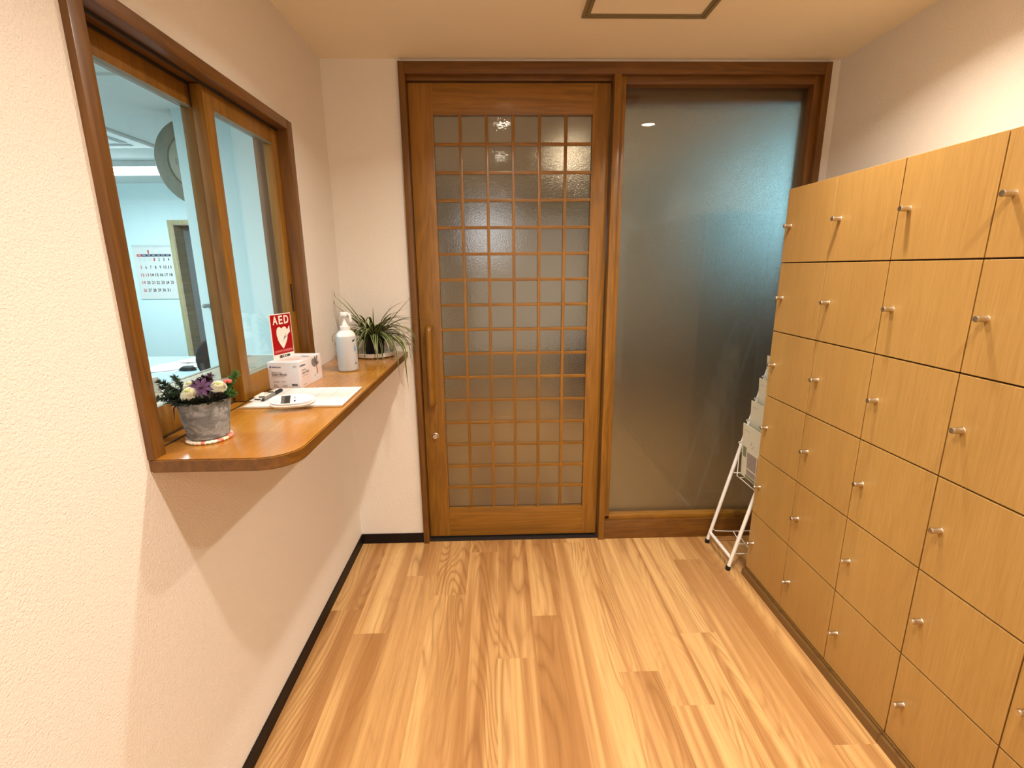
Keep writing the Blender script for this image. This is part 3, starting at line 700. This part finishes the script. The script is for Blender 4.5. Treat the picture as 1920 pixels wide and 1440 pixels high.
b = MB(OBC).obox(Mk, -.150, -.128, -.055, .055, .0065, .0095, .001).obox(Mk, -.148, -.140, -.03, .03, .0095, .016, .002); b.build('clip', M['whitepaint'], cb)
b = MB(OBC)
for yy in (-.05, -.02, .045): b.obox(Mk, -.137, -.119, yy, yy + .004, .0095, .0125)
b.build('clip_teeth', M['seal'], cb)
pn = thing('pen', (-.70, 1.55, CZ + .013), 'black ballpoint pen lying across the clip end of the clipboard', 'pen')
pa, pb = Vector((-.743, 1.487, CZ + .0112)), Vector((-.757, 1.607, CZ + .0145))
pa = Vector((-.742, 1.475, CZ + .0117)); pb = Vector((-.738, 1.612, CZ + .0117)); dd = (pb - pa).normalized(); OP = (-.70, 1.55, CZ + .013)
MB(OP).cyl(pa + dd * .014, pa + dd * .085, .0048, seg=12).build('barrel', M['boxgrey'], pn, 40)
MB(OP).cyl(pa, pa + dd * .014, .0012, .0046, 12).build('tip', M['ink'], pn, 40)
MB(OP).cyl(pa + dd * .085, pb, .0051, seg=12).build('grip', M['ink'], pn, 40)
MB(OP).obox(frame_M(pa + dd * .095 + Vector((0, 0, .006)), dd, (1, 0, 0)), 0, .035, -.0015, .0015, -.001, .001).build('pocket_clip', M['ink'], pn)
th = thing('thermometer', (-.615, 1.425, CZ), 'white infrared thermometer with a dark display lying on the clipboard edge', 'thermometer')
OT = (-.615, 1.425, CZ)
Mth = Matrix.Translation((-.680, 1.398, CZ + .0195)) @ Matrix.Rotation(math.radians(14), 4, 'Z') @ Matrix.Rotation(math.radians(33), 4, 'X')
out = []
for k in range(24):
    a = 2 * math.pi * k / 24; cx_, cy_ = math.cos(a), math.sin(a)
    wv = .0250 - .006 * (cx_ > 0) * cx_ ** 2
    out.append((.064 + .064 * (abs(cx_) ** .75) * (1 if cx_ > 0 else -1), .001 + wv * (abs(cy_) ** .6) * (1 if cy_ > 0 else -1)))
b = MB(OT).prism(out, .017, Mth, .005); b.build('casing', M['white'], th, 50)
b = MB(OT)
b.obox(Mth, .034, .060, -.0155, .0165, .0168, .0176, .0003); b.build('display_bezel', M['steel'], th)
MB(OT).obox(Mth, .044, .058, -.0145, .0140, .0172, .0181).build('display', M['clockdark'] if False else M['seal'], th)
MB(OT).lathe([(0, .0185), (.006, .0185), (.0095, .0172), (.0095, .016)], (0, 0, 0), 24, Mth @ Matrix.Translation((.020, 0, 0))).build('scan_button', M['inkpale'], th, 40)
b = MB(OT).lathe([(0, .0179), (.0028, .0176), (.0028, .016)], (0, 0, 0), 14, Mth @ Matrix.Translation((.072, .006, 0))); b.build('mode_button', M['grey'], th, 40)
b = MB(OT).lathe([(0, .0179), (.0028, .0176), (.0028, .016)], (0, 0, 0), 14, Mth @ Matrix.Translation((.072, -.007, 0))); b.build('memory_button', M['ink'], th, 40)

# ------------------------------------------------------------------ pump bottle
bt = (-.624, 1.985, CZ)
pb_ = thing('pump_bottle', bt, 'white translucent hand sanitiser pump bottle beside the potted plant', 'bottle')
t = NT('milky_bottle'); g_ = t.n('ShaderNodeNewGeometry'); sx_ = t.n('ShaderNodeSeparateXYZ', {0: g_.outputs['Position']})
lv = t.maprange(sx_.outputs[2], 1.2245, 1.2265, 0, 1)
t.p(Base_Color=t.mix(lv, (.50, .51, .52, 1), (.74, .74, .73, 1)), Roughness=.32, Subsurface_Weight=.25, Subsurface_Radius=(.02, .02, .02), Subsurface_Scale=.3)
M['bottle'] = t.m
b = MB(bt).lathe([(0, .0005), (.034, .0005), (.0385, .004), (.040, .010), (.040, .135), (.0385, .146), (.033, .158), (.024, .1655), (.018, .168), (0, .168)], bt, 40); b.build('body', M['bottle'], pb_, 50)
hd = MB(bt).lathe([(0, .167), (.020, .167), (.0205, .169), (.0205, .183), (.018, .185), (.014, .186), (.009, .200), (.0062, .206), (.006, .226), (0, .226)], bt, 28).build('pump_collar', M['white'], pb_, 40)
b = MB(bt).lathe([(0, .224), (.0155, .224), (.0165, .227), (.0165, .236), (.014, .240), (0, .2405)], bt, 24)
b.tube([(bt[0] + .01, bt[1] - .003, bt[2] + .233), (bt[0] + .021, bt[1] - .006, bt[2] + .233), (bt[0] + .026, bt[1] - .007, bt[2] + .226), (bt[0] + .027, bt[1] - .007, bt[2] + .202)], .0055, 10, smooth=1)
b.build('pump_head', M['white'], pb_, 50)
M['dropblue'] = plain('label_blue', srgb(120, 160, 190), .5)
def onbottle(a, z, r=.0403):
    return Matrix.Translation((bt[0], bt[1], bt[2] + z)) @ Matrix.Rotation(a, 4, 'Z') @ Matrix.Translation((r, 0, 0)) @ frame_M((0, 0, 0), (0, 1, 0), (0, 0, 1))
aa = math.radians(-22)
MB(bt).prism([(0, .016), (-.005, .006), (-.0065, -.002), (-.004, -.008), (0, -.010), (.004, -.008), (.0065, -.002), (.005, .006)], .0005, onbottle(aa, .094)).build('drop_mark', M['dropblue'], pb_)
MB(bt).prism([(-.008, 0), (-.004, .005), (.003, .006), (.007, .010), (.005, .002), (-.002, -.002)], .0005, onbottle(aa - .12, .125)).text('100', onbottle(aa, .030), -.006, 0, .012, .004).text('mL', onbottle(aa, .030), -.006, .006, .010, .004).build('label_print', M['ink'], pb_)

# ------------------------------------------------------------------ spider plant
pc = Vector((-.598, 2.325, CZ))
pl = thing('spider_plant', tuple(pc), 'spider plant with striped arching leaves in a black pot on a white dish', 'plant')
OPp = tuple(pc)
b = MB(OPp).lathe([(0, .0005), (.078, .0005), (.092, .006), (.098, .024), (.0955, .025), (.089, .010), (0, .008)], OPp, 44); b.build('dish', M['whitepaint'], pl, 40)
b = MB(OPp).lathe([(0, .010), (.042, .010), (.050, .085), (.053, .086), (.053, .094), (.048, .094), (.046, .080), (0, .080)], OPp, 32); b.build('pot', M['black'], pl, 40)
t = NT('striped_leaf'); uv = t.n('ShaderNodeUVMap'); su = t.n('ShaderNodeSeparateXYZ', {0: uv.outputs[0]})
cf = t.ramp(su.outputs[0], [(0, srgb(206, 204, 140)), (.09, srgb(190, 192, 128)), (.17, srgb(52, 76, 28)), (.5, srgb(34, 54, 18)), (.83, srgb(52, 76, 28)), (.91, srgb(190, 192, 128))])
cc = t.ramp(su.outputs[0], [(0, srgb(38, 60, 20)), (.36, srgb(48, 72, 26)), (.43, srgb(205, 205, 145)), (.57, srgb(205, 205, 145)), (.64, srgb(48, 72, 26)), (1, srgb(38, 60, 20))])
rnd = t.math('GREATER_THAN', t.math('FRACT', su.outputs[2]), .5)
lf = t.mix(t.math('GREATER_THAN', su.outputs[1], 1.5), cf, cc)
t.p(Base_Color=lf, Roughness=.42, Subsurface_Weight=.0, Transmission_Weight=0.0)
M['leaf'] = t.m
def leaves(specs, org, mat, name, parent):
    bm = bmesh.new(); uvl = bm.loops.layers.uv.new('UVMap')
    for (base, path, wid, kind) in specs:
        n = len(path); rows_ = []
        for i, p in enumerate(path):
            a = path[max(0, i - 1)]; c = path[min(n - 1, i + 1)]; tn = (c - a).normalized()
            sd = tn.cross(Vector((0, 0, 1)))
            if sd.length < .05: sd = Vector((1, 0, 0))
            sd.normalize(); nm = sd.cross(tn)
            f = i / (n - 1); ww = wid * (min(1, .55 + f * 1.6) if f < .3 else 1) * max(.03, (1 - f ** 2.2)) / 2
            rows_.append([bm.verts.new(p - sd * ww + nm * ww * .35), bm.verts.new(p), bm.verts.new(p + sd * ww + nm * ww * .35)])
        for i in range(n - 1):
            for j in range(2):
                f = bm.faces.new((rows_[i][j], rows_[i][j + 1], rows_[i + 1][j + 1], rows_[i + 1][j])); f.smooth = True
                for l, uu in zip(f.loops, (j / 2, (j + 1) / 2, (j + 1) / 2, j / 2)): l[uvl].uv = (uu, kind)
    bmesh.ops.translate(bm, vec=-Vector(org), verts=bm.verts[:])
    me = bpy.data.meshes.new(name); bm.to_mesh(me); bm.free(); me.materials.append(mat)
    o = bpy.data.objects.new(name, me); COL.objects.link(o); o.parent = parent; return o
def arc(p0, az, L_, el, droop, n=14, swirl=0.0):
    pts = [Vector(p0)]; e = el; a = az; st = L_ / n
    for i in range(n):
        d_ = Vector((math.cos(a) * math.cos(e), math.sin(a) * math.cos(e), math.sin(e)))
        q = pts[-1] + d_ * st
        q.y = min(q.y, D - .012); q.x = max(q.x, XL + .012)
        if q.x < CX + .004 and q.z < CZ + .004: q.z = CZ + .004 + random.uniform(0, .004)
        pts.append(q); e -= droop / n * (1 + i / n); e = max(e, -1.5); a += swirl / n
    return pts
random.seed(11); specs = []
crown = pc + Vector((0, -.005, .095))
for k in range(200):
    az = random.uniform(-math.pi, math.pi); L_ = random.uniform(.14, .29); el = random.uniform(.45, 1.4); dr_ = random.uniform(.7, 2.2)
    if math.sin(az) < -.45 and random.random() < .6: continue
    if math.sin(az) > .3: L_ *= .5
    if math.cos(az) < -.2: L_ *= .8
    p0 = crown + Vector((math.cos(az) * .018, math.sin(az) * .018, -.01))
    specs.append((p0, arc(p0, az, L_, el, dr_, swirl=random.uniform(-.5, .5)), random.uniform(.012, .018), 1 if random.random() < .75 else 2))
for az, L_, el, dr_, wd in ((math.radians(178), .30, 1.08, .35, .017), (math.radians(168), .25, 1.12, .25, .016), (math.radians(182), .27, .95, .30, .016), (math.radians(-4), .31, .86, .05, .015), (math.radians(10), .22, 1.2, .2, .009), (math.radians(95), .15, 1.45, .1, .009),
                            (math.radians(-12), .34, .75, 3.0, .011), (math.radians(-30), .36, .65, 3.0, .012), (math.radians(-5), .33, .5, 2.6, .011), (math.radians(-22), .30, .35, 2.3, .012), (math.radians(-45), .40, .6, 3.2, .010), (math.radians(-35), .42, .5, 2.9, .010),
                            (math.radians(-120), .17, .5, 2.4, .013), (math.radians(-105), .16, .4, 2.6, .014), (math.radians(-70), .20, .4, 2.4, .013), (math.radians(-60), .22, .6, 2.8, .012), (math.radians(-150), .24, .8, 2.2, .011),
                            (math.radians(-8), .30, 1.0, 2.2, .010), (math.radians(5), .28, .9, 2.0, .010), (math.radians(-15), .27, 1.1, 2.6, .010), (math.radians(-162), .25, .8, 2.6, .011), (math.radians(-175), .22, 1.0, 2.8, .010)):
    p0 = crown + Vector((math.cos(az) * .015, math.sin(az) * .015, -.01)); specs.append((p0, arc(p0, az, L_, el, dr_, 18), wd, 1))
fol = leaves(specs, OPp, M['leaf'], 'foliage', pl)
tag(fol, None, None, None, 'stuff'); fol['kind'] = 'stuff'

# ------------------------------------------------------------------ flower pot with arrangement, on a crocheted coaster
fc = Vector((-.722, 1.162, CZ)); OF = tuple(fc)
co_ = thing('coaster', tuple(fc), 'round pink and white crocheted coaster under the grey flower pot', 'coaster')
t = NT('crochet_yarn'); g_ = t.n('ShaderNodeNewGeometry'); nn = t.noise(t.pos((1, 1, 0)), 22, 0)
t.p(Base_Color=t.ramp(nn, [(.40, srgb(226, 206, 180)), (.46, srgb(214, 120, 108)), (.54, srgb(222, 140, 120)), (.60, srgb(214, 222, 208))], 'CONSTANT'), Roughness=.9); M['yarn'] = t.m
b = MB(OF)
for rr in (.048, .041, .030):
    b.tube([fc + Vector((rr * math.cos(a) , rr * math.sin(a), .0045 + (.0008 if k2 % 2 else -.0008))) for k2, a in enumerate([2 * math.pi * q / 60 for q in range(60)])], .0042, 6, True)
b.build('yarn_rings', M['yarn'], co_, 60)
MB(OF).lathe([(0, .001), (.046, .001), (.046, .004), (0, .004)], OF, 32).build('centre', M['yarn'], co_)
fp = thing('flower_pot', (fc.x, fc.y, CZ + .009), 'grey marbled flower pot with cream chrysanthemums and a purple flower on the near counter end', 'flower pot')
t = NT('marbled_cement'); n1 = t.noise(t.pos((1, 1, 1.6)), 16, 5, .65, 1.6); n2 = t.noise(t.pos((1, 1, 2)), 42, 4, .6, .5)
vv = t.math('ADD', t.math('MULTIPLY', n1, .7), t.math('MULTIPLY', n2, .3))
t.p(Base_Color=t.ramp(vv, [(.36, srgb(88, 90, 92)), (.48, srgb(116, 118, 120)), (.56, srgb(150, 152, 154)), (.62, srgb(124, 126, 126)), (.72, srgb(172, 174, 176))]), Roughness=.6); M['cement'] = t.m
z0 = CZ + .009; OF2 = (fc.x, fc.y, z0)
b = MB(OF2).lathe([(0, 0), (.042, 0), (.0455, .003), (.0505, .04), (.0575, .092), (.0565, .0945), (.054, .0935), (.048, .082), (0, .080)], OF2, 48); b.build('pot', M['cement'], fp, 40)
M['green1'] = plain('fir_green', srgb(26, 48, 20), .55, var=.3, scale=60); M['green2'] = plain('moss_green', srgb(62, 104, 36), .6, var=.3, scale=60)
M['heart'] = plain('green_flower_heart', srgb(176, 184, 96), .6); M['deep'] = plain('dark_foliage', srgb(22, 34, 14), .6, var=.4, scale=80); M['cream'] = plain('cream_petals', srgb(246, 242, 222), .6, var=.08, scale=90)
M['purple'] = plain('purple_petals', srgb(78, 42, 84), .5, var=.2, scale=60); M['plum'] = plain('plum_petals', srgb(54, 16, 34), .5, var=.3, scale=60); M['pinkp'] = plain('pink_berry', srgb(190, 90, 84), .5)
top = Vector((fc.x, fc.y, z0 + .092))
def tuft(b, p0, p1, n, ln, r):
    p0, p1 = Vector(p0), Vector(p1); d_ = (p1 - p0)
    b.tube([p0, p0 + d_ * .5 + Vector((0, 0, .004)), p1], .0012, 5)
    for i in range(n):
        c_ = p0 + d_ * random.uniform(.1, 1.0); v_ = Vector((random.gauss(0, 1), random.gauss(0, 1), random.gauss(0, 1))).normalized() + d_.normalized() * .8
        b.cyl(c_, c_ + v_.normalized() * ln * random.uniform(.6, 1), r, r * .3, 4)
def leafball(b, c_, R_, n, ln, wd):
    for i in range(n):
        v_ = Vector((random.gauss(0, 1), random.gauss(0, 1), abs(random.gauss(0, .7)))).normalized(); p = Vector(c_) + Vector((v_.x * R_[0], v_.y * R_[1], v_.z * R_[2])) * random.uniform(.5, 1)
        s_ = v_.cross(Vector((0, 0, 1)) + Vector((random.random(), 0, 0)) * .3).normalized() * wd; e_ = p + (v_ + Vector((random.uniform(-.6, .6), random.uniform(-.6, .6), random.uniform(-.4, .4)))) * ln
        m_ = (p + e_) / 2; b.poly([p, m_ + s_, e_]); b.poly([p, e_, m_ - s_])
random.seed(5)
b = MB(OF2).sphere(top + Vector((0, 0, -.004)), .05, (1.02, 1.02, .36), 20); leafball(b, top, (.056, .054, .014), 520, .014, .0035); leafball(b, top + Vector((-.045, -.02, .0)), (.02, .02, .015), 120, .016, .0035)
for q_ in range(34):
    a_ = math.radians(150 + q_ * 6.2); leafball(b, top + Vector((.050 * math.cos(a_), .050 * math.sin(a_), .002)), (.008, .008, .008), 14, .013, .0038)
b.build('dark_foliage', M['deep'], fp)
fol = MB(OF2)
for (dx, dy, dz) in ((-.085, -.035, .012), (-.098, .005, .030), (-.075, .02, .052), (-.092, -.01, .048), (-.06, -.045, .026)): tuft(fol, top + Vector((-.03, 0, .004)), top + Vector((dx, dy, dz)), 210, .013, .0014)
fol.build('fir_sprigs', M['green1'], fp)
fol = MB(OF2)
for (dx, dy, dz) in ((.055, .035, .040), (.062, .045, .055), (.048, .02, .018), (.066, .012, .012), (.03, .04, .02)): tuft(fol, top + Vector((.03, .02, .004)), top + Vector((dx, dy, dz)), 300, .014, .0014)
fol.build('moss_sprigs', M['green2'], fp)
def mum(c_, R_, tilt):
    b = MB(OF2); c_ = Vector(c_); rot_ = Matrix.Rotation(tilt[0], 3, 'X') @ Matrix.Rotation(tilt[1], 3, 'Y')
    for i in range(240):
        ph = math.acos(1 - i / 240 * 1.15); a = i * 2.399963
        v_ = rot_ @ Vector((math.sin(ph) * math.cos(a), math.sin(ph) * math.sin(a), math.cos(ph) * .8))
        p0_ = c_ + v_ * R_ * .45; p1_ = c_ + v_ * R_ * (1.0 if ph > .5 else .85); sd = v_.cross(Vector((.3, .2, 1))).normalized() * R_ * .13
        up_ = v_.cross(sd).normalized() * R_ * .05
        mid = (p0_ + p1_ * 2) / 3
        b.poly([p0_, mid + sd, p1_ + up_]); b.poly([p0_, p1_ + up_, mid - sd])
    b.sphere(c_, R_ * .6, seg=12)
    o_ = b.build('chrysanthemum', M['cream'], fp)
    up2 = rot_ @ Vector((0, 0, 1))
    MB(OF2).sphere(c_ + up2 * R_ * .62, R_ * .26, (1, 1, .6), 10).build('flower_centre', M['heart'], o_, 60)
mum(top + Vector((-.008, -.034, .020)), .0225, (.5, -.1)); mum(top + Vector((-.028, .002, .031)), .018, (.3, -.3)); mum(top + Vector((.041, -.002, .030)), .0195, (.4, .3))
b = MB(OF2); c_ = top + Vector((.015, -.026, .036)); nv = Vector((.25, -.75, .6)).normalized(); ux = nv.cross(Vector((0, 0, 1))).normalized(); uy = ux.cross(nv)
for k in range(8):
    a = k * math.pi / 4 + .3; d_ = ux * math.cos(a) + uy * math.sin(a); s_ = nv.cross(d_) * .0052
    pp = [c_, c_ + d_ * .010 + s_ * .8 + nv * .001, c_ + d_ * .018 + s_ + nv * .001, c_ + d_ * .027 - nv * .001, c_ + d_ * .018 - s_ + nv * .001, c_ + d_ * .010 - s_ * .8 + nv * .001]; b.poly(pp)
pf = b.build('purple_flower', M['purple'], fp)
MB(OF2).sphere(c_ + nv * .002, .0045).build('flower_centre', M['plum'], pf, 60)
b = MB(OF2)
for (dx, dy, dz, r_) in ((.0, .012, .046, .009), (.014, .014, .050, .008), (-.008, .004, .036, .011), (.008, .008, .036, .012), (.030, -.030, .008, .009), (.045, -.018, .010, .009), (-.046, -.024, .004, .010), (-.052, -.016, -.008, .007)): leafball(b, top + Vector((dx, dy, dz)), (r_, r_, r_), 60, r_ * .8, r_ * .28); b.sphere(top + Vector((dx, dy, dz)), r_ * .8, seg=10)
b.build('plum_blossoms', M['plum'], fp)
b = MB(OF2)
for i in range(4): b.sphere(top + Vector((.052 + .006 * math.cos(i * 2), .020 + .006 * math.sin(i * 2), .040)), .0055, seg=10)
b.build('pink_berries', M['pinkp'], fp, 60)
b = MB(OF2).tube([top + Vector((-.050, -.022, -.002)), top + Vector((-.058, -.026, -.016)), top + Vector((-.063, -.022, -.045))], [.002, .0016, .0004], 6); b.build('trailing_stem', M['plum'], fp, 60)

# ------------------------------------------------------------------ magazine rack with brochures
rk = thing('magazine_rack', (1.2, 2.255, 0), 'white tubular magazine rack leaning back between the lockers and the frosted glass', 'rack')
OR_ = (1.2, 2.255, 0); LS = .240
def lx(z, x0=1.134): return x0 + LS * z
for y in (2.379, 2.129):
    f = MB(OR_).tube([(lx(.022), y, .022), (lx(.6), y, .6), (lx(1.18), y, 1.18)], .0092, 14).build('leg', M['whitepaint'], rk, 60)
    MB(OR_).lathe([(0, 0), (.0105, 0), (.012, .004), (.012, .014), (.0098, .022), (0, .022)], (lx(.010), y, 0), 20).build('rubber_foot', M['black'], f, 40)
MB(OR_).tube([(lx(1.18), 2.129, 1.18), (lx(1.18), 2.254, 1.18), (lx(1.18), 2.379, 1.18)], .0092, 14).build('top_bar', M['whitepaint'], rk, 60)
MB(OR_).tube([(lx(.062), 2.129, .062), (lx(.062), 2.379, .062)], .0088, 12).build('cross_bar', M['whitepaint'], rk, 60)
for y in (2.379, 2.129):
    f = MB(OR_).tube([(1.50, y, .022), (1.46, y, .6), (lx(1.18) + .01, y, 1.17)], .0088, 12).build('rear_leg', M['whitepaint'], rk, 60)
    MB(OR_).lathe([(0, 0), (.0105, 0), (.012, .004), (.012, .014), (.0098, .022), (0, .022)], (1.50, y, 0), 20).build('rubber_foot', M['black'], f, 40)
b = MB(OR_)
b.tube([(lx(.09), 2.375, .09), (lx(.09) + .02, 2.365, .074), (1.47, 2.365, .074)], .0022, 6, smooth=1)
b.tube([(lx(.09), 2.133, .09), (lx(.09) + .005, 2.150, .085), (lx(.09) + .02, 2.150, .074), (1.47, 2.150, .074)], .0022, 6, smooth=1)
b.tube([(1.27, 2.365, .074), (1.27, 2.30, .055), (1.25, 2.28, .055), (1.25, 2.26, .060), (1.47, 2.26, .060)], .0022, 6)
for x in (1.30, 1.36, 1.42): b.tube([(x, 2.365, .074), (x, 2.33, .045), (x, 2.18, .045), (x, 2.150, .074)], .002, 6, smooth=1)
b.build('wire_basket', M['whitepaint'], rk, 60)
M['broch'] = plain('brochure_cream', srgb(212, 206, 184), .45, var=.02); M['brphoto'] = plain('brochure_photo', srgb(150, 136, 128), .4, var=.35, scale=60); M['brline'] = plain('brochure_green', srgb(120, 128, 90), .5)
BY0, BY1 = 2.150, 2.360
for k, zt in enumerate((.700, .820, .937, 1.052)):
    zb = zt - .285; x_b = lx(zt) - .042 + .05 * .285
    # pocket of wire
    b = MB(OR_); xf = x_b - .026; zu = zt - .105
    b.tube([(lx(zu), BY1 + .016, zu), (xf, BY1 + .006, zu - .004), (xf - .004, BY1 - .018, zu - .008), (xf - .002, BY1 - .018, zb - .004), (xf + .008, BY1 - .03, zb - .010), (xf + .008, BY0 + .03, zb - .010), (xf - .002, BY0 + .018, zb - .004), (xf - .004, BY0 + .018, zu - .008), (xf, BY0 - .006, zu - .004), (lx(zu), BY0 - .016, zu)], .0021, 6)
    for yy in (BY1 - .03, BY0 + .03): b.tube([(xf + .008, yy, zb - .010), (x_b + .012, yy, zb - .006), (x_b + .016, yy, zb + .05)], .0021, 6)
    b.tube([(lx(zb), 2.129, zb), (x_b + .016, 2.150, zb + .004), (x_b + .016, 2.360, zb + .004), (lx(zb), 2.379, zb)], .0025, 6)
    b.build('wire_pocket', M['whitepaint'], rk, 60)
    lab = ('cream brochure with a flower drawing and photo in the lowest rack pocket', 'cream brochure in the second rack pocket from the bottom', 'cream brochure in the third rack pocket from the bottom', 'pale brochure in the top rack pocket, mostly hidden by the lockers')[k]
    bor = Vector((x_b, BY1, zb)); br = thing('brochure', tuple(bor), lab, 'brochure', 'brochures in the magazine rack')
    Mq = frame_M((x_b, BY1, zb), (0, -1, 0), (-.05, 0, 1))    # seen from the room: x to the right, y up
    OQ = tuple(bor)
    MB(OQ).obox(Mq, 0, .21, 0, .285, -.004, 0).build('cover', M['broch'], br)
    MB(OQ).text('NEWSLETTER', Mq, .018, .252, .055, .006).build('title', M['inkgrey'], br)
    if k == 0:
        b = MB(OQ)
        for (px, py) in ((.085, .19), (.105, .18), (.095, .20), (.115, .195)): b.prism(petal(px, py, .012, .008, px * 90), .0004, Mq)
        b.build('flower_drawing', M['inkgrey'], br)
        MB(OQ).obox(Mq, .055, .2, .06, .145, 0, .0005).obox(Mq, .055, .2, .022, .052, 0, .0005).build('photo', M['brphoto'], br)
        MB(OQ).obox(Mq, .012, .045, .11, .165, 0, .0005).obox(Mq, .045, .21, .004, .018, 0, .0005).build('green_panel', M['brline'], br)
    else:
        MB(OQ).obox(Mq, .02, .2, .02, .14, 0, .0005).build('photo', M['brphoto'], br)
